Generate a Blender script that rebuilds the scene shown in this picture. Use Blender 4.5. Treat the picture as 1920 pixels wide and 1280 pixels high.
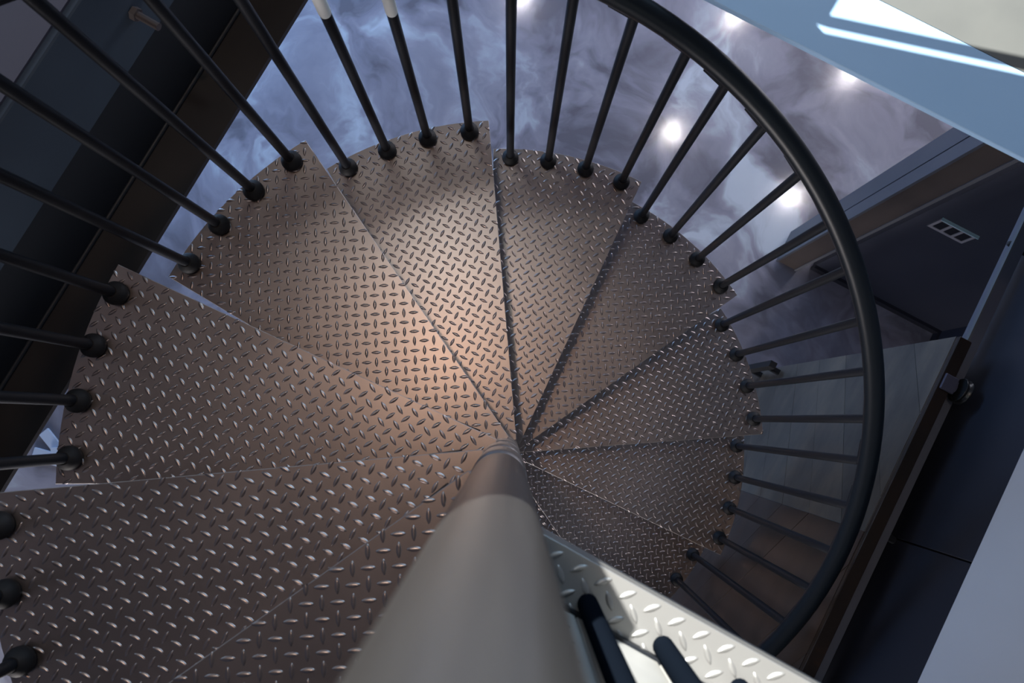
import bpy, bmesh, math, random
from mathutils import Vector, Matrix
from mathutils.geometry import tessellate_polygon
random.seed(7)
D = bpy.data; SC = bpy.context.scene; COL = SC.collection
for o in list(D.objects): D.objects.remove(o)
pi = math.pi

# ------------------------------------------------------------------ camera
F_PX = 1243.546
CAM = Vector((-0.0372, 0.0979, 3.8136))
RC = Matrix(((0.8778786, -0.4766387, 0.0463103), (0.4788439, 0.8724534, -0.0976405), (0.0061357, 0.1078919, 0.9941437)))
cd = D.cameras.new('camera'); cam = D.objects.new('camera', cd); COL.objects.link(cam)
cam.matrix_world = Matrix.Translation(CAM) @ RC.to_4x4()
cd.sensor_width = 36; cd.lens = 36*F_PX/1920; cd.clip_start = .01
cd.dof.use_dof = True; cd.dof.focus_distance = 1.95; cd.dof.aperture_fstop = 5.0
SC.camera = cam
# ------------------------------------------------------------------ world, sun, exposure
SC.view_settings.view_transform = 'Standard'; SC.view_settings.look = 'None'
SC.view_settings.exposure = 0; SC.view_settings.gamma = 1; SC.view_settings.use_curve_mapping = False
w = D.worlds.new('world'); SC.world = w; w.use_nodes = True
bg = w.node_tree.nodes['Background']; bg.inputs[0].default_value = (.34, .50, .80, 1); bg.inputs[1].default_value = .22
AZ, EL = math.radians(-36), math.radians(48)
SUN = Vector((math.cos(AZ)*math.cos(EL), math.sin(AZ)*math.cos(EL), -math.sin(EL)))      # travel direction of sunlight
sl = D.lights.new('sun', 'SUN'); sl.energy = 17; sl.angle = math.radians(.12); sl.color = (1, .98, .92)
so = D.objects.new('sun', sl); COL.objects.link(so); so.rotation_euler = SUN.to_track_quat('-Z', 'Y').to_euler(); so.location = (-3, 2, 9)
def area(name, loc, target, size, energy, color, sy=None, spread=180):
    l = D.lights.new(name, 'AREA'); l.energy = energy; l.color = color; l.size = size; l.spread = math.radians(spread)
    if sy: l.shape = 'RECTANGLE'; l.size_y = sy
    o = D.objects.new(name, l); COL.objects.link(o); o.location = loc
    o.rotation_euler = (Vector(target)-Vector(loc)).to_track_quat('-Z', 'Y').to_euler(); return o
area('window_light_north', (-.6, 4.2, 4.6), (0, 0, 2.4), 2.6, 60, (.50, .74, 1.0), 1.6)
area('window_light_west', (-4.4, .6, 4.3), (0, 0, 2.2), 2.4, 16, (.55, .75, 1.0), 1.4)
area('ceiling_lamp_warm', (-.64, .30, 5.5), (-.64, .30, 0), .13, 11, (1.0, .64, .44))
area('ceiling_lamp_neutral', (-1.02, .97, 5.5), (-.4, .5, 2), .36, 9, (1.0, .98, .92))
area('ground_fill_west', (-4.6, 3.0, 1.9), (.8, 1.3, 0), 2.6, 165, (.30, .56, 1.0), 1.8)  # added fill light tinting the floor blue; no window modelled
area('ground_fill_south', (.2, -4.6, .95), (1.0, 1.5, .1), 1.4, 190, (1.0, .92, .90), 1.2)  # added fill for alcove, door and floor; no window modelled
area('stair_light_west', (-3.6, .4, 1.2), (-.8, 1.2, 0), .9, 14, (.25, .50, 1.0))  # small blue area light aimed at the floor; no window modelled
area('alcove_fill', (1.52, -1.1, 2.0), (1.45, 1.4, .2), .5, 9, (.95, .90, 1.0))  # added unseen fill, brightens the alcove floor and wall
area('ground_fill_north', (1.0, 6.5, 1.8), (0.3, 1, 0), 3.0, 165, (.92, .90, 1.0), 1.6)  # added fill brightening the floor from the north; no window modelled

# ------------------------------------------------------------------ helpers
def tag(o, label=None, cat=None, group=None, kind=None):
    if label: o['label'] = label
    if cat: o['category'] = cat
    if group: o['group'] = group
    if kind: o['kind'] = kind
    return o
def empty(name, loc=(0, 0, 0), parent=None):
    o = D.objects.new(name, None); COL.objects.link(o); o.location = loc; o.empty_display_size = .05
    if parent: o.parent = parent
    return o
def link(name, me, mat, parent=None):
    o = D.objects.new(name, me); COL.objects.link(o)
    if mat and not me.materials: me.materials.append(mat)
    if parent:
        o.parent = parent
        o.matrix_parent_inverse = world_of(parent).inverted()
    return o
def world_of(o):
    m = Matrix.LocRotScale(o.location, o.rotation_euler, o.scale)
    return (world_of(o.parent) @ o.matrix_parent_inverse @ m) if o.parent else m
class MB:
    def __init__(s): s.v = []; s.f = []; s.sm = []
    def add(s, vs, fs, smooth=False):
        b = len(s.v); s.v += [tuple(x) for x in vs]
        for f in fs: s.f.append([b+i for i in f]); s.sm.append(smooth)
    def box(s, a, b, M=None, bev=0):
        (x0, y0, z0), (x1, y1, z1) = a, b
        if bev:
            bm = bmesh.new(); bmesh.ops.create_cube(bm, size=1)
            for v in bm.verts: v.co = Vector(((x0+x1)/2+v.co.x*(x1-x0), (y0+y1)/2+v.co.y*(y1-y0), (z0+z1)/2+v.co.z*(z1-z0)))
            bmesh.ops.bevel(bm, geom=bm.edges[:], offset=bev, segments=1, affect='EDGES')
            bm.verts.index_update(); vs = [v.co.copy() for v in bm.verts]; fs = [[v.index for v in f.verts] for f in bm.faces]; bm.free()
        else:
            vs = [Vector(p) for p in ((x0,y0,z0),(x1,y0,z0),(x1,y1,z0),(x0,y1,z0),(x0,y0,z1),(x1,y0,z1),(x1,y1,z1),(x0,y1,z1))]
            fs = [(3,2,1,0),(4,5,6,7),(0,1,5,4),(1,2,6,5),(2,3,7,6),(3,0,4,7)]
        if M: vs = [M @ v for v in vs]
        s.add(vs, fs); return s
    def lathe(s, prof, M=None, n=24, smooth=True):
        """profile (r, z) revolved about z, closed with caps"""
        vs = []; fs = []
        for r, z in prof:
            for i in range(n): a = 2*pi*i/n; vs.append(Vector((r*math.cos(a), r*math.sin(a), z)))
        for k in range(len(prof)-1):
            for i in range(n): j = (i+1) % n; fs.append((k*n+i, k*n+j, (k+1)*n+j, (k+1)*n+i))
        if M: vs = [M @ v for v in vs]
        s.add(vs, fs, smooth); b = len(vs)
        s.add(vs[:n], [tuple(reversed(range(n)))]); s.add(vs[b-n:], [tuple(range(n))]); return s
    def tube(s, pts, r, n=16):
        pts = [Vector(p) for p in pts]; vs = []; fs = []; up = Vector((0, 0, 1)); N = len(pts)
        for k, p in enumerate(pts):
            t = (pts[min(k+1, N-1)]-pts[max(k-1, 0)]).normalized()
            a = t.cross(up); a = a.normalized() if a.length > 1e-4 else Vector((1, 0, 0)); b = a.cross(t)
            for i in range(n): q = 2*pi*i/n; vs.append(p+a*r*math.cos(q)+b*r*math.sin(q))
        for k in range(N-1):
            for i in range(n): j = (i+1) % n; fs.append((k*n+j, k*n+i, (k+1)*n+i, (k+1)*n+j))
        s.add(vs, fs, True); s.add(vs[:n], [tuple(range(n))]); s.add(vs[-n:], [tuple(reversed(range(n)))]); return s
    def prism(s, poly, z0, z1):
        n = len(poly); vs = [(x, y, z0) for x, y in poly]+[(x, y, z1) for x, y in poly]
        s.add(vs, [tuple(reversed(range(n))), tuple(range(n, 2*n))]+[(i, (i+1) % n, n+(i+1) % n, n+i) for i in range(n)]); return s
    def mesh(s, name):
        me = D.meshes.new(name); me.from_pydata(s.v, [], s.f); me.polygons.foreach_set('use_smooth', s.sm); me.update(); return me
    def build(s, name, mat, parent=None): return link(name, s.mesh(name), mat, parent)
def MX(origin, zdir, xdir=None):
    z = Vector(zdir).normalized(); x = Vector(xdir) if xdir else (Vector((1, 0, 0)) if abs(z.x) < .9 else Vector((0, 1, 0)))
    x = (x-z*x.dot(z)).normalized(); y = z.cross(x)
    M = Matrix((x, y, z)).transposed().to_4x4(); M.translation = Vector(origin); return M

# ------------------------------------------------------------------ materials
def mat(name, col, rough=.5, metal=0, noise=None, bump=0, bscale=80, rvar=0, spec=.5, coat=0, stretch=None):
    m = D.materials.new(name); m.use_nodes = True; nt = m.node_tree; N = nt.nodes; L = nt.links; p = N['Principled BSDF']
    p.inputs['Base Color'].default_value = (*col, 1); p.inputs['Roughness'].default_value = rough; p.inputs['Metallic'].default_value = metal
    p.inputs['Specular IOR Level'].default_value = spec; p.inputs['Coat Weight'].default_value = coat
    tc = N.new('ShaderNodeTexCoord'); mp = N.new('ShaderNodeMapping'); L.new(tc.outputs['Object'], mp.inputs[0])
    if stretch: mp.inputs['Scale'].default_value = stretch
    if noise:
        col2, sc, lo, hi = noise
        n = N.new('ShaderNodeTexNoise'); n.inputs['Scale'].default_value = sc; n.inputs['Detail'].default_value = 6; L.new(mp.outputs[0], n.inputs[0])
        r = N.new('ShaderNodeValToRGB'); r.color_ramp.elements[0].position = lo; r.color_ramp.elements[1].position = hi
        r.color_ramp.elements[0].color = (*col, 1); r.color_ramp.elements[1].color = (*col2, 1)
        L.new(n.outputs[0], r.inputs[0]); L.new(r.outputs[0], p.inputs['Base Color'])
        if rvar:
            q = N.new('ShaderNodeMapRange'); q.inputs[3].default_value = rough-rvar; q.inputs[4].default_value = rough+rvar
            L.new(n.outputs[0], q.inputs[0]); L.new(q.outputs[0], p.inputs['Roughness'])
    if bump:
        n2 = N.new('ShaderNodeTexNoise'); n2.inputs['Scale'].default_value = bscale; L.new(mp.outputs[0], n2.inputs[0])
        b = N.new('ShaderNodeBump'); b.inputs['Strength'].default_value = bump; b.inputs['Distance'].default_value = .002
        L.new(n2.outputs[0], b.inputs['Height']); L.new(b.outputs[0], p.inputs['Normal'])
    return m
def emis(name, col, st):
    m = mat(name, col); p = m.node_tree.nodes['Principled BSDF']; p.inputs['Emission Color'].default_value = (*col, 1); p.inputs['Emission Strength'].default_value = st; return m
M_TREAD = mat('diamond_plate_steel', (.30, .27, .262), .34, .96, ((.37, .33, .315), 3.0, .35, .7), .05, 300, .04)
M_LUG = mat('raised_lug_steel', (.36, .32, .31), .33, .94)
M_COLUMN = mat('brushed_column_steel', (.17, .165, .165), .34, .9, ((.24, .232, .225), 30, .3, .7), 0, 80, .06, stretch=(1, 1, .05))
M_HUB = mat('hub_steel', (.36, .33, .31), .33, .85, ((.44, .41, .39), 30, .3, .7), stretch=(1, 1, .05))
M_BLACK = mat('black_powder_coat', (.009, .011, .015), .46, 0, spec=.25, bump=.15, bscale=500)
M_RAIL = mat('black_satin_handrail', (.006, .010, .015), .38, 0, spec=.22)
M_MATTE = mat('matte_black_guard', (.004, .006, .010), .9, 0, spec=0)
M_FOOT = mat('black_rubber_collar', (.009, .010, .012), .65, 0, spec=.3)
M_GLINT = mat('plate_edge_highlight', (.36, .345, .34), .5, .5)  # highlight along the tread edges painted as a paler, more diffuse steel
M_SUNLIT_TIP = mat('painted_sunlit_tip', (.90, .92, .88), .6)  # sunlight on two baluster tips, painted as white
M_LANDING = mat('landing_plate_steel', (.33, .33, .325), .42, .65)
M_PANEL = mat('smooth_steel_panel', (.42, .42, .40), .4, .0, ((.36, .36, .35), 9, .4, .7))
M_BEAM = mat('dark_beam_steel', (.026, .040, .060), .5, .1, ((.036, .054, .078), 2.5, .35, .65))
M_BEAM2 = mat('darker_beam_steel', (.006, .009, .014), .55, .1)
M_FLANGE = mat('brown_mill_scale_steel', (.012, .010, .011), .5, .2, ((.022, .019, .019), 5, .4, .7))
M_WALLD = mat('dark_navy_steel', (.013, .016, .026), .42, .2, ((.020, .024, .036), 1.6, .35, .65))
M_WALLN = mat('dark_wall_paint', (.032, .038, .058), .5, 0, ((.050, .055, .078), 1.8, .3, .7))
M_COLW = mat('slate_steel', (.060, .068, .086), .45, .1, ((.080, .088, .108), 3, .3, .7))
M_COLB = mat('bronze_steel', (.055, .046, .044), .45, .2, ((.085, .070, .064), 3, .3, .7))
M_COLE = mat('light_flange_edge', (.11, .115, .13), .5)
M_GAP = mat('joint_black', (.003, .003, .004), .8)
M_TRACK = mat('track_steel', (.115, .13, .165), .4, .3)
M_TRACKE = mat('track_edge_steel', (.13, .15, .16), .4, .3)
M_BRACK = mat('hanger_steel', (.075, .08, .12), .35, .3)
M_WHEEL = mat('wheel_steel', (.03, .035, .04), .3, .6)
M_SWITCH = mat('switch_plate_metal', (.42, .42, .46), .4, .2)
M_ROCK = mat('switch_black', (.01, .01, .014), .3)
M_GREY = mat('pale_grey_fascia_paint', (.36, .39, .44), .6, 0, ((.40, .43, .48), 2, .3, .7))
M_WHITE = mat('sky_tinted_white_border', (.34, .52, .74), .25, 0, ((.30, .48, .70), 1.3, .35, .7), coat=.1)  # blue sky light put into the colour of the white border
M_UFLOOR = mat('dark_upper_floor', (.095, .10, .098), .35, 0, ((.115, .12, .115), 6, .3, .7))
M_PFLOOR = mat('mauve_upper_floor', (.075, .072, .10), .5)
M_SUN_MASK = mat('added_sun_mask', (.52, .43, .41), .8)
M_SLAB = mat('ground_ceiling', (.35, .35, .38), .8)
M_PALE = mat('pale_board', (.40, .48, .60), .5)
def wood_mat(name, a, b, c):
    m = D.materials.new(name); m.use_nodes = True; nt = m.node_tree; N = nt.nodes; L = nt.links; p = N['Principled BSDF']; p.inputs['Roughness'].default_value = .38
    tc = N.new('ShaderNodeTexCoord'); mp = N.new('ShaderNodeMapping'); mp.inputs['Scale'].default_value = (1, 2.2, 6); L.new(tc.outputs['Object'], mp.inputs[0])
    n = N.new('ShaderNodeTexNoise'); n.inputs['Scale'].default_value = 2.3; n.inputs['Detail'].default_value = 8; n.inputs['Roughness'].default_value = .6; L.new(mp.outputs[0], n.inputs[0])
    oi = N.new('ShaderNodeObjectInfo'); ad = N.new('ShaderNodeMath'); ad.operation = 'MULTIPLY_ADD'; ad.inputs[1].default_value = .25; L.new(oi.outputs['Random'], ad.inputs[0]); L.new(n.outputs[0], ad.inputs[2])
    r = N.new('ShaderNodeValToRGB'); e = r.color_ramp.elements; e[0].position = .35; e[0].color = (*a, 1); e[1].position = .85; e[1].color = (*b, 1)
    x = e.new(.6); x.color = (*c, 1); L.new(ad.outputs[0], r.inputs[0]); L.new(r.outputs[0], p.inputs['Base Color']); return m
M_PLANK_LIT = wood_mat('lit_plank', (.040, .041, .038), (.125, .110, .086), (.076, .072, .062))  # north half of the door: grey sheen of the light painted into the wood
M_PLANK_SHADE = wood_mat('shaded_plank', (.018, .014, .013), (.044, .030, .024), (.028, .021, .018))  # same wood on the south half, its dimmer light painted as darker brown
M_EDGE = wood_mat('raw_wood_edge', (.008, .006, .005), (.13, .055, .020), (.016, .010, .007))
# marbled epoxy floor
def marble():
    m = D.materials.new('marbled_epoxy'); m.use_nodes = True; nt = m.node_tree; N = nt.nodes; L = nt.links; p = N['Principled BSDF']
    tc = N.new('ShaderNodeTexCoord'); mp = N.new('ShaderNodeMapping'); mp.inputs['Rotation'].default_value = (0, 0, .5); L.new(tc.outputs['Object'], mp.inputs[0])
    n = N.new('ShaderNodeTexNoise'); n.inputs['Scale'].default_value = 1.5; n.inputs['Detail'].default_value = 4; n.inputs['Distortion'].default_value = .7; L.new(mp.outputs[0], n.inputs[0])
    mx = N.new('ShaderNodeMix'); mx.data_type = 'RGBA'; mx.inputs[0].default_value = .45; L.new(mp.outputs[0], mx.inputs[6]); L.new(n.outputs[1], mx.inputs[7])
    n2 = N.new('ShaderNodeTexNoise'); n2.inputs['Scale'].default_value = 1.9; n2.inputs['Detail'].default_value = 7; n2.inputs['Roughness'].default_value = .5; n2.inputs['Distortion'].default_value = 1.7; L.new(mx.outputs[2], n2.inputs[0])
    r = N.new('ShaderNodeValToRGB'); e = r.color_ramp.elements
    e[0].position = .38; e[0].color = (.13, .13, .155, 1); e[1].position = .66; e[1].color = (.46, .52, .58, 1)
    a = e.new(.475); a.color = (.22, .22, .265, 1); b = e.new(.545); b.color = (.27, .275, .325, 1)
    L.new(n2.outputs[0], r.inputs[0]); L.new(r.outputs[0], p.inputs['Base Color'])
    p.inputs['Roughness'].default_value = .145
    n3 = N.new('ShaderNodeTexNoise'); n3.inputs['Scale'].default_value = 14; n3.inputs['Detail'].default_value = 4; L.new(tc.outputs['Object'], n3.inputs[0])
    bp = N.new('ShaderNodeBump'); bp.inputs['Strength'].default_value = .12; bp.inputs['Distance'].default_value = .004; L.new(n3.outputs[0], bp.inputs['Height']); L.new(bp.outputs[0], p.inputs['Normal'])
    return m
M_FLOOR = marble()

# ------------------------------------------------------------------ setting
S = lambda o: tag(o, kind='structure')
S(MB().box((-7, -5, -.1), (7, 8, 0)).build('floor', M_FLOOR))
OPW, OPE, OPN, OPS = -1.13, 1.0, .965, -1.3                 # stairwell opening
ZF = 2.63                                                    # upper floor level
# ground-floor ceiling slab around the opening (its underside carries the downlights)
c = MB()
c.box((-7, 1.14, 2.50), (7, 8, 2.595)); c.box((-7, -5, 2.50), (OPW-.1, 1.14, 2.595)); c.box((1.14, -5, 2.50), (7, 1.14, 2.595)); c.box((OPW-.1, -5, 2.50), (1.14, OPS, 2.60))
S(c.build('ceiling', M_SLAB))
S(MB().box((OPW-.02, OPN+.006, ZF-.012), (1.14, 1.126, ZF), bev=.0012).build('trim_1', M_WHITE))
S(MB().box((-7, 1.127, ZF-.03), (7, 8, ZF-.001)).build('floor_upper_north', M_UFLOOR))
S(MB().box((-7, -5, ZF-.03), (OPW-.014, .96, ZF-.003)).build('floor_upper_west', M_PFLOOR))
S(MB().box((1.0, -5, 2.335), (1.14, .975, 3.30), bev=.004).build('wall_east_upper', M_GREY))
# unseen upper ceiling added to mask the sun; openings cut to the wanted patches
ZR = 5.6
def up(p): return (p[0]-SUN.x*(ZR-p[2])/(-SUN.z), p[1]-SUN.y*(ZR-p[2])/(-SUN.z), ZR)
H1 = [(.140, 1.052, ZF), (.52, 1.162, ZF), (1.6, 1.46, ZF), (1.6, 2.3, ZF), (.20, 2.3, ZF)]
H2 = [(.126, 1.023, ZF), (.150, 1.027, ZF), (.495, 1.126, ZF), (.75, 1.20, ZF), (.74, 1.183, ZF), (.48, 1.112, ZF), (.145, 1.015, ZF)]
H3 = [(.125, .012, 2.972), (1.2, .012, 2.972), (1.2, -.5, 2.972), (.235, -.5, 2.972), (.225, -.055, 2.972), (.155, -.011, 2.972)]
loops = [[Vector(p) for p in ((-6, -5, ZR), (6, -5, ZR), (6, 7, ZR), (-6, 7, ZR))]]+[[Vector(up(p)) for p in h] for h in (H1, H2, H3)]
vs = [v for l in loops for v in l]; tris = tessellate_polygon(loops)
me = D.meshes.new('ceiling_sun_mask'); me.from_pydata(vs, [], [list(t) for t in tris]); S(link('ceiling_sun_mask', me, M_SUN_MASK))

# west beam: bottom flange, web, upper channel, bolt
bw = empty('beam_west', (-1.1, 0, 2.2)); tag(bw, 'dark blue-black steel beam edging the stairwell beside the left balusters', 'beam')
Y0, Y1 = -2.2, 3.2
MB().box((-1.13, Y0, 2.205), (-.997, Y1, 2.219)).build('bottom_flange', M_FLANGE, bw)
MB().box((-1.145, Y0, 2.219), (-1.131, Y1, 2.42)).build('web', M_BEAM2, bw)
MB().tube([(-1.128, Y0, 2.222), (-1.128, Y1, 2.222)], .006, 8).build('weld_bead', M_BEAM2, bw)
MB().box((-1.16, Y0, 2.42), (-1.128, Y1, 2.622), bev=.003).build('upper_channel', M_BEAM, bw)
bt = MB(); Mb = MX((-1.128, .455, 2.50), (1, .0, -.10)); bt.lathe([(.015, 0), (.015, .012)], Mb, 6, False); bt.lathe([(.0085, .012), (.0085, .060)], Mb, 12)
bt.build('bolt', mat('bolt_steel', (.10, .085, .085), .4, .6), bw)

# north wall of the alcove, east back wall, baseboards
S(MB().box((1.12, 1.704, 0), (2.05, 1.80, 2.5)).build('wall_north', M_WALLN))
S(MB().box((1.925, -1.5, 0), (2.05, 1.704, 2.5)).build('wall_east_back', M_WALLN))
S(MB().box((1.115, 1.685, 0), (1.925, 1.704, .05)).build('baseboard_north', mat('dark_baseboard', (.018, .02, .03), .5)))
S(MB().box((1.91, -1.5, 0), (1.925, 1.685, .05)).build('baseboard_east', mat('dark_baseboard2', (.018, .02, .03), .5)))
# steel column beside the alcove
ps = empty('steel_post', (.98, 1.73, 0)); tag(ps, 'slate blue steel post with brown recessed side, standing on the marbled floor', 'post')
MB().box((.918, 1.72, 0), (.93, 1.835, 2.5), bev=.001).build('flange_face', M_COLW, ps)
MB().box((.918, 1.634, 0), (.93, 1.714, 2.5), bev=.001).build('flange_face', M_COLW, ps)
MB().box((.93, 1.64, 0), (1.035, 1.83, 2.5)).build('recessed_side', M_COLB, ps)
MB().box((.922, 1.700, 0), (.931, 1.735, 2.5)).build('joint', M_GAP, ps)
MB().box((1.035, 1.634, 0), (1.05, 1.835, 2.5), bev=.001).build('edge_strip', M_COLE, ps)
# east wall (behind the door and over the opening), built of steel sheets
we = S(MB().box((1.112, -2.2, 0), (1.14, .90, 2.335)).build('wall_east', M_GAP))
def wpanel(y0, y1, z0, z1): MB().box((1.10, y0, z0), (1.112, y1, z1), bev=.0015).build('panel', M_WALLD, we)
for (a, b) in ((-2.2, -.98), (-.976, .314), (.318, .90)): wpanel(a, b, 0, 1.80)
for (a, b) in ((-2.2, -.98), (-.976, .314), (.318, 1.62)): wpanel(a, b, 1.803, 2.333)
S(MB().box((1.112, .90, 1.803), (1.14, 1.62, 2.335)).build('wall_east_lintel', M_WALLD))

# ------------------------------------------------------------------ door track and chevron barn door
tr = empty('door_track', (1.05, .3, 1.88)); tag(tr, 'long dark steel sliding door track bolted to the navy wall at right', 'door track')
MB().box((1.040, -1.1, 1.862), (1.074, 1.60, 1.902), bev=.001).build('track_bar', M_TRACK, tr)
MB().box((1.036, -1.1, 1.890), (1.041, 1.60, 1.903)).build('bar_lip', M_TRACKE, tr)
for y in (-.75, -.22, .31, 1.26):
    MB().lathe([(.012, 0), (.012, .036)], MX((1.064, y, 1.88), (1, 0, 0)), 16).build('spacer', M_BLACK, tr)
    MB().lathe([(.010, 0), (.010, .004), (.006, .007)], MX((1.040, y, 1.882), (-1, 0, 0)), 6, False).build('bolt', M_WHEEL, tr)
MB().box((1.030, .44, 1.868), (1.037, .58, 1.894), bev=.001).build('splice_plate', M_WHEEL, tr)
dr = empty('barn_door', (1.0, .287, .02)); tag(dr, 'sliding barn door of grey-brown chevron planks hanging from the dark track', 'door')
DN, DS, DC, DT = .905, -.335, .287, 1.935
MB().box((.994, DS+.004, .02), (1.008, DC, DT)).build('backing_board', mat('dark_backing', (.006, .005, .005), .9), dr)
MB().box((.9866, DC, .02), (1.008, DN-.004, DT)).build('backing_board', mat('gap_light_backing', (.30, .32, .34), .7), dr)  # pale colour paints the light showing in the north gaps
def clip(poly, a, b, c):   # keep a*x+b*y<=c
    out = []
    for i in range(len(poly)):
        p, q = poly[i], poly[(i+1) % len(poly)]; dp = a*p[0]+b*p[1]-c; dq = a*q[0]+b*q[1]-c
        if dp <= 0: out.append(p)
        if dp*dq < 0: t = dp/(dp-dq); out.append((p[0]+t*(q[0]-p[0]), p[1]+t*(q[1]-p[1])))
    return out
SL = .80
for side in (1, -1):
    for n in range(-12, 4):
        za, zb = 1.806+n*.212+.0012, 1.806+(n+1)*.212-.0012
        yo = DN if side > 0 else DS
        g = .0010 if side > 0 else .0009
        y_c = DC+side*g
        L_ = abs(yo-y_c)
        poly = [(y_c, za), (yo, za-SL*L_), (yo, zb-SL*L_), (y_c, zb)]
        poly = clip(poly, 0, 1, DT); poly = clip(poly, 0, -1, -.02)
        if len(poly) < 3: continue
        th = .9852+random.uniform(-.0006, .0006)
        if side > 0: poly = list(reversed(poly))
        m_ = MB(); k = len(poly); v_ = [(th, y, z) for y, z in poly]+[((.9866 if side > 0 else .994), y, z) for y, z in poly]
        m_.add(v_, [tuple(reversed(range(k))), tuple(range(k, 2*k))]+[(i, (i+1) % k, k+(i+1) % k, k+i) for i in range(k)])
        m_.build('plank', M_PLANK_LIT if side > 0 else M_PLANK_SHADE, dr)
MB().box((.986, DS, DT), (1.024, DN, DT+.016), bev=.002).build('top_edge', M_EDGE, dr)
MB().box((1.008, DS, .02), (1.022, DN, DT)).build('back_board', M_EDGE, dr)
for y in (.765, -.20):
    hg = MB().box((.992, y-.024, DT+.016), (1.032, y+.024, DT+.024), bev=.002).build('hanger_plate', M_BRACK, dr)
    ww = MB(); ww.lathe([(.036, 0), (.038, .004), (.030, .007), (.030, .013), (.038, .016), (.036, .020)], MX((1.047, y, 1.943), (1, 0, 0)), 28)
    ww.build('wheel', M_WHEEL, hg)
    MB().lathe([(.016, 0), (.016, .010), (.012, .012)], MX((1.040, y, 1.935), (-1, 0, 0)), 16).build('axle_cap', M_BRACK, hg)
    MB().box((1.028, y-.014, 1.925), (1.034, y+.014, DT+.023)).build('hanger_arm', M_BRACK, hg)
hd = MB().box((.902, .856, .38), (.936, .888, .80), bev=.002).build('handle', M_FOOT, dr)
for z in (.50, .72): MB().box((.935, .860, z-.011), (.986, .884, z+.011)).build('handle_leg', M_BLACK, hd)

# ------------------------------------------------------------------ light switch
sw = empty('light_switch', (1.27, 1.70, 1.03)); tag(sw, 'three-gang light switch with grey plate on the dark wall at upper right', 'light switch')
fr = MB(); x0, x1, z0, z1 = 1.185, 1.352, .985, 1.085
fr.box((x0, 1.697, z1-.016), (x1, 1.704, z1)); fr.box((x0, 1.697, z0), (x1, 1.704, z0+.016))
gw = (x1-x0-4*.013)/3
for i in range(4): xx = x0+i*(gw+.013); fr.box((xx, 1.697, z0+.016), (xx+.013, 1.704, z1-.016))
fr.build('plate', M_SWITCH, sw)
for i in range(3):
    xx = x0+.013+i*(gw+.013); MB().box((xx+.001, 1.6985, z0+.017), (xx+gw-.001, 1.7035, z1-.017), bev=.0008).build('rocker', M_ROCK, sw)
MB().box((x0, 1.690, z1), (x1+.004, 1.704, z1+.005)).build('top_glint', mat('switch_top_glint', (.55, .85, .92), .3, .2), sw)  # bright cyan reflection painted into the colour of an added strip

# pale boards lying on the floor at lower left
b1 = empty('board_stack', (-2.2, -1.33, 0)); tag(b1, 'pale blue-white flat boards lying on the floor seen beneath the lower left treads', 'board')
for (cx, cy, a, sx, sy, z) in ((-2.20, -1.36, .25, .17, .07, 0), (-2.24, -1.27, -.35, .12, .06, 0), (-2.15, -1.30, .6, .09, .06, .014)):
    MB().box((-sx/2, -sy/2, 0), (sx/2, sy/2, .014), Matrix.Translation((cx, cy, z)) @ Matrix.Rotation(a, 4, 'Z'), .002).build('board', M_PALE, b1)

# ------------------------------------------------------------------ ceiling downlights of the ground floor
dl = []
for (x, y) in ((.065, 3.31), (1.39, 3.27), (.065, 4.70), (1.36, 4.71), (-1.93, 3.84)):
    e_ = empty('ceiling_downlight', (x, y, 2.5)); dl.append((x, y, e_))
    MB().lathe([(.075, 0), (.085, .006), (.085, .012)], MX((x, y, 2.487), (0, 0, 1)), 24).build('ring', M_SWITCH, e_)
    MB().lathe([(.062, 0), (.062, .003)], MX((x, y, 2.484), (0, 0, 1)), 24).build('diffuser', emis('lamp_'+str(len(dl)), (1, .93, .95), 190), e_)
names = ['nearest the stair on the west side', 'nearest the stair on the east side', 'farther back on the west side', 'farther back on the east side', 'alone at the far west']
for (x, y, e_), nm in zip(dl, names): tag(e_, 'round white downlight of the lower ceiling, '+nm, 'downlight', 'downlights over the marbled floor')

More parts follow.
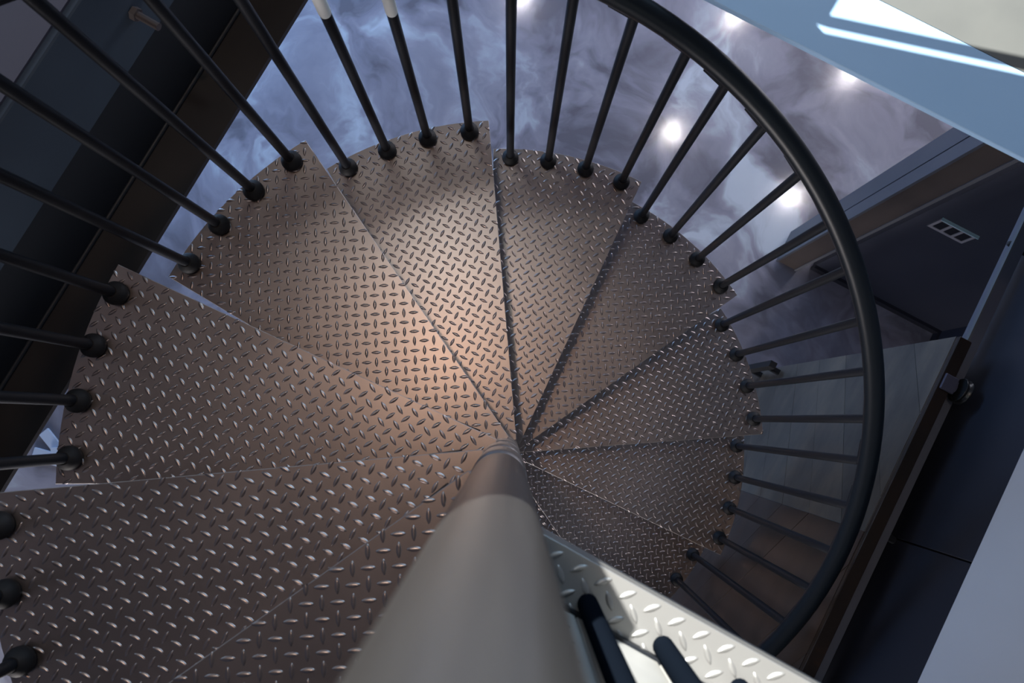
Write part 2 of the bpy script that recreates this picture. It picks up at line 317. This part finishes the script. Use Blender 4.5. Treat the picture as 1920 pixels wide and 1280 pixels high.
# ------------------------------------------------------------------ spiral staircase
ST = empty('spiral_staircase'); tag(ST, 'black and steel spiral staircase with diamond plate treads round a brushed column', 'staircase')
H = .198119; PHI = 196.087; DPH = 30.041; SB = 7.599; RT = .9436; RB = .91
DA = {0: .45, 1: -.22, 2: .08, 3: -.09, 4: .03, 5: -.56, 6: -.03, 7: .03}
DZ = {-1: -.004, 0: .0043, 1: .0031, 2: .0023, 3: -.0061, 4: .001, 5: -.0021, 6: -.0029, 7: .0044}
DTOP = {(3,2): -.16, (3,3): -.36, (4,0): .48, (4,1): .67, (4,2): .1, (4,3): -.25, (5,0): -.21, (5,1): -.4, (5,2): -.45, (5,3): -.24, (6,0): .31, (6,1): .36, (6,2): -.03, (6,3): .3, (7,0): .22}
LS = .0238
def lens(cx, cy, z, ang, L=.0240, W=.0084, h=.0021, cl=None):
    """one raised lug: outline, shoulder and ridge"""
    vs = []; n = 6
    ca, sa = math.cos(ang), math.sin(ang)
    def pt(u, v, zz):
        x, y = cx+u*ca-v*sa, cy+u*sa+v*ca
        if cl: x, y, dz = cl(x, y); zz -= dz*0
        return (x, y, z+zz)
    ts = [-1, -.62, -.22, .22, .62, 1]; wd = [.16, .66, .96, .96, .66, .16]
    for t, q in zip(ts, wd): vs.append(pt(t*L/2, -q*W/2, 0))
    for t, q in reversed(list(zip(ts, wd))): vs.append(pt(t*L/2, q*W/2, 0))
    sh = []
    for t, q in zip(ts, wd): sh.append(pt(t*L/2*.86, -q*W/2*.52, h*.86))
    for t, q in reversed(list(zip(ts, wd))): sh.append(pt(t*L/2*.86, q*W/2*.52, h*.86))
    vs += sh
    m = 12; fs = [(i, (i+1) % m, m+(i+1) % m, m+i) for i in range(m)]
    r0 = len(vs)
    for t in (-.5, -.17, .17, .5): vs.append(pt(t*L/2*.86, 0, h))
    # top: ridge of four points between the two shoulder rows
    b = m
    fs += [(b+0, b+1, r0, ), (b+0, r0, b+10, b+11), (b+1, b+2, r0+1, r0), (b+2, b+3, r0+2, r0+1), (b+3, b+4, r0+3, r0+2), (b+4, b+5, b+6, r0+3), (b+6, b+7, r0+3), (b+7, b+8, r0+2, r0+3), (b+8, b+9, r0+1, r0+2), (b+9, b+10, r0, r0+1)]
    return vs, fs
def lugs(inside, clampf, z, ang0, ext, off=(0, 0), step=LS):
    m = MB(); n = int(max(abs(v) for v in ext)/step)+3
    ca, sa = math.cos(ang0), math.sin(ang0)
    for i in range(-n, n+1):
        for j in range(-n, n+1):
            u, v = (i+off[0])*step, (j+off[1])*step
            x, y = u*ca-v*sa, u*sa+v*ca
            if not inside(x, y): continue
            vs, fs = lens(x, y, z, ang0+(0 if (i+j) % 2 == 0 else pi/2)+random.uniform(-.02, .02), cl=clampf)
            m.add(vs, fs, True)
    return m
W0 = .045
edge = []
for s_, am in ((1, 14.79), (-1, 14.95)):
    p0 = Vector((0, s_*W0)); p1 = Vector((RT*math.cos(math.radians(am)), s_*RT*math.sin(math.radians(am)))); d = (p1-p0).normalized()
    edge.append((p0, Vector((-d.y, d.x))*s_))        # outward normal
def t_in(x, y, mg=.003):
    if math.hypot(x, y) > RT-mg or x < .04: return False
    return all((Vector((x, y))-p).dot(n) < -mg for p, n in edge)
def t_cl(x, y):
    r = math.hypot(x, y)
    if r > RT-.0005: x *= (RT-.0005)/r; y *= (RT-.0005)/r
    for p, n in edge:
        d = (Vector((x, y))-p).dot(n)
        if d > -.0005: x -= n.x*(d+.0005); y -= n.y*(d+.0005)
    return x, y, 0
outline = [(.02, -W0*1.02)]+[(RT*math.cos(math.radians(a)), RT*math.sin(math.radians(a))) for a in [-14.95+i*(14.95+14.79)/16 for i in range(17)]]+[(.02, W0*1.02)]
bm = bmesh.new(); f_ = bm.faces.new([bm.verts.new((x, y, -.005)) for x, y in outline])
bmesh.ops.recalc_face_normals(bm, faces=[f_])
if f_.normal.z < 0: f_.normal_flip()
ex = bmesh.ops.extrude_face_region(bm, geom=[f_]); top = [g for g in ex['geom'] if isinstance(g, bmesh.types.BMFace)][0]
for v_ in top.verts: v_.co.z = -.0016
bmesh.ops.inset_region(bm, faces=[top], thickness=.0011, use_even_offset=True)
for v_ in top.verts: v_.co.z = 0
bmesh.ops.recalc_face_normals(bm, faces=bm.faces[:])
plate_me = D.meshes.new('tread'); bm.to_mesh(plate_me); bm.free(); plate_me.materials.append(M_TREAD); plate_me.materials.append(M_GLINT)
for p_ in plate_me.polygons: p_.material_index = 0 if abs(p_.normal.z) > .99 else 1
hub_me = MB().lathe([(.0425, -H+.002), (.0450, -H+.004), (.0450, -.0075), (.0425, -.0055)], None, 40).mesh('hub')
rib = MB()
for s_ in (-1, 1): rib.box((.06, -.002, -.035), (RT-.05, .002, -.005), Matrix.Translation((0, s_*.045, 0)) @ Matrix.Rotation(s_*.165, 4, 'Z'))
rib_me = rib.mesh('stiffener')
lug_mes = []
for v in range(4):
    lug_mes.append(lugs(t_in, t_cl, 0, math.radians(-44.2), (1,), (v*.31, v*.47)).mesh('raised_lugs'))
collar_me = MB().lathe([(.020, 0), (.0245, .004), (.0262, .011), (.0255, .018), (.0215, .025), (.0135, .031)], None, 24).mesh('foot_collar')
nut_me = MB().lathe([(.0135, -.026), (.0215, -.022), (.023, -.014), (.019, -.0055)], None, 16).mesh('end_nut')
HR, RR = .845, .930
ZTIP = {1: 2.625, 2: 2.573}
def rz(u): return (12-u)*H+HR
def rang(u): return math.radians(PHI-DPH*u)
for k in range(-2, 12):
    a = math.radians(PHI-DPH*k+DA.get(k, 0)); z = (12-k)*H+DZ.get(k, 0)
    t = link('tread', plate_me, M_TREAD, ST); t.location = (0, 0, z); t.rotation_euler = (0, 0, a)
    for nm, me_, mt in (('raised_lugs', lug_mes[k % 4], M_LUG), ('hub', hub_me, M_HUB), ('stiffener', rib_me, M_BLACK)):
        c_ = D.objects.new(nm, me_); COL.objects.link(c_); c_.parent = t
        if not me_.materials: me_.materials.append(mt)
        if nm == 'raised_lugs': c_['kind'] = 'stuff'
    for j in range(4):
        ba = math.radians(PHI-DPH*k-(j-1.5)*SB+DA.get(k, 0)); ta = math.radians(PHI-DPH*k-(j-1.5)*SB+DTOP.get((k, j), 0)); u = k+(j-1.5)/4
        zt = (12-u)*H+.832
        p0 = Vector((RB*math.cos(ba), RB*math.sin(ba), z-.02)); p1 = Vector((.926*math.cos(ta), .926*math.sin(ta), zt))
        b = MB().tube([p0, p1], .0116, 16).build('baluster', M_BLACK, ST)
        for me_, nm in ((collar_me, 'foot_collar'), (nut_me, 'end_nut')):
            c_ = link(nm, me_, M_FOOT, b); c_.location = (p0.x, p0.y, z)
        tan = Vector((math.sin(rang(u)), -math.cos(rang(u)), -H/(math.radians(DPH)*RR))).normalized()
        rad = Vector((math.cos(ta), math.sin(ta), 0)); n_ = tan.cross(rad)
        if n_.z < 0: n_ = -n_
        base = Vector((RR*math.cos(ta), RR*math.sin(ta), rz(u)))-n_*.0235-rad*.002
        MM = Matrix((tan, n_.cross(tan), n_)).transposed().to_4x4(); MM.translation = base
        MB().box((-.050, -.012, -.004), (.020, .010, .005), MM, .0015).build('saddle', M_BLACK, b)
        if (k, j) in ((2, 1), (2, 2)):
            zc = ZTIP[j]
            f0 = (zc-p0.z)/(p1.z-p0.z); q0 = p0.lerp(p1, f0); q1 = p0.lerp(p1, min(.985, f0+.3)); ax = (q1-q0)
            sv = MB().lathe([(.0118, 0), (.0124, .002), (.0126, .008), (.0126, ax.length)], MX(q0, ax), 20).build('sunlit_tip', M_SUNLIT_TIP, b); sv['label'] = 'baluster tip painted white for sunlight'  # white end piece added to paint the sunlit baluster tip
N_ = 160
MB().tube([(RR*math.cos(rang(u)), RR*math.sin(rang(u)), rz(u)) for u in [-2.5+i*14/N_ for i in range(N_+1)]], .0232, 24).build('handrail', M_RAIL, ST)
MB().lathe([(.0432, .0), (.0432, 3.55), (.040, 3.86), (.0, 3.87)][:3], None, 48).build('center_column', M_COLUMN, ST)
cs = MB().lathe([(.0435, 2.776+H), (.0435, 3.74), (.038, 3.765), (.002, 3.775)], None, 48).build('newel_sleeve', M_COLUMN, ST)
# landing in the south-east quarter
ZL = 15*H
ld = MB().box((.0, -.97, ZL-.006), (.97, -.011, ZL), bev=.001).build('landing', M_LANDING, ST)
def l_in(x, y): return .008 < x < .80 and -.16 < y < -.016 and math.hypot(x, y) > .05
def l_cl(x, y): return max(x, .002), min(y, -.0115), 0
lo = lugs(l_in, l_cl, ZL, math.radians(45.5), (.9,), (.05, .3)).build('raised_lugs', M_LANDING, ld); lo['kind'] = 'stuff'
MB().box((.0, -.020, ZL-.06), (.97, -.012, ZL-.006)).build('landing_lip', M_LANDING, ld)
def gpanel(x0, x1, z0=ZL+.012): return MB().box((x0, -.084, z0), (x1, -.076, ZL+.62), bev=.001).build('guard_panel', M_PANEL, ST)
gp = gpanel(.055, .150)
lm = MB()
for i in range(14):
    vs, fs = lens(0, 0, 0, 0 if i % 2 else pi/2, h=.0022)
    M_ = MX((.112+(.014 if i % 2 else -.008), -.0762, ZL+.05+i*.026), (0, 1, 0), (1, 0, 0)); lm.add([M_ @ Vector(v) for v in vs], [tuple(reversed(f)) for f in fs], True)
q_ = lm.build('raised_lugs', M_LANDING, gp); q_['kind'] = 'stuff'
for x0, x1 in ((.152, .262), (.266, .366), (.370, .47), (.474, .60), (.604, .90)): gpanel(x0, x1)
MB().box((.05, -.088, ZL), (.92, -.072, ZL+.012)).build('guard_bottom_bar', M_BLACK, ST)
for x in (.160, .264, .368, .472, .576, .68, .784, .888):
    MB().tube([(x, -.059, ZL), (x, -.059, ZL+.95)], .0130, 16).build('guard_baluster', M_MATTE, ST)
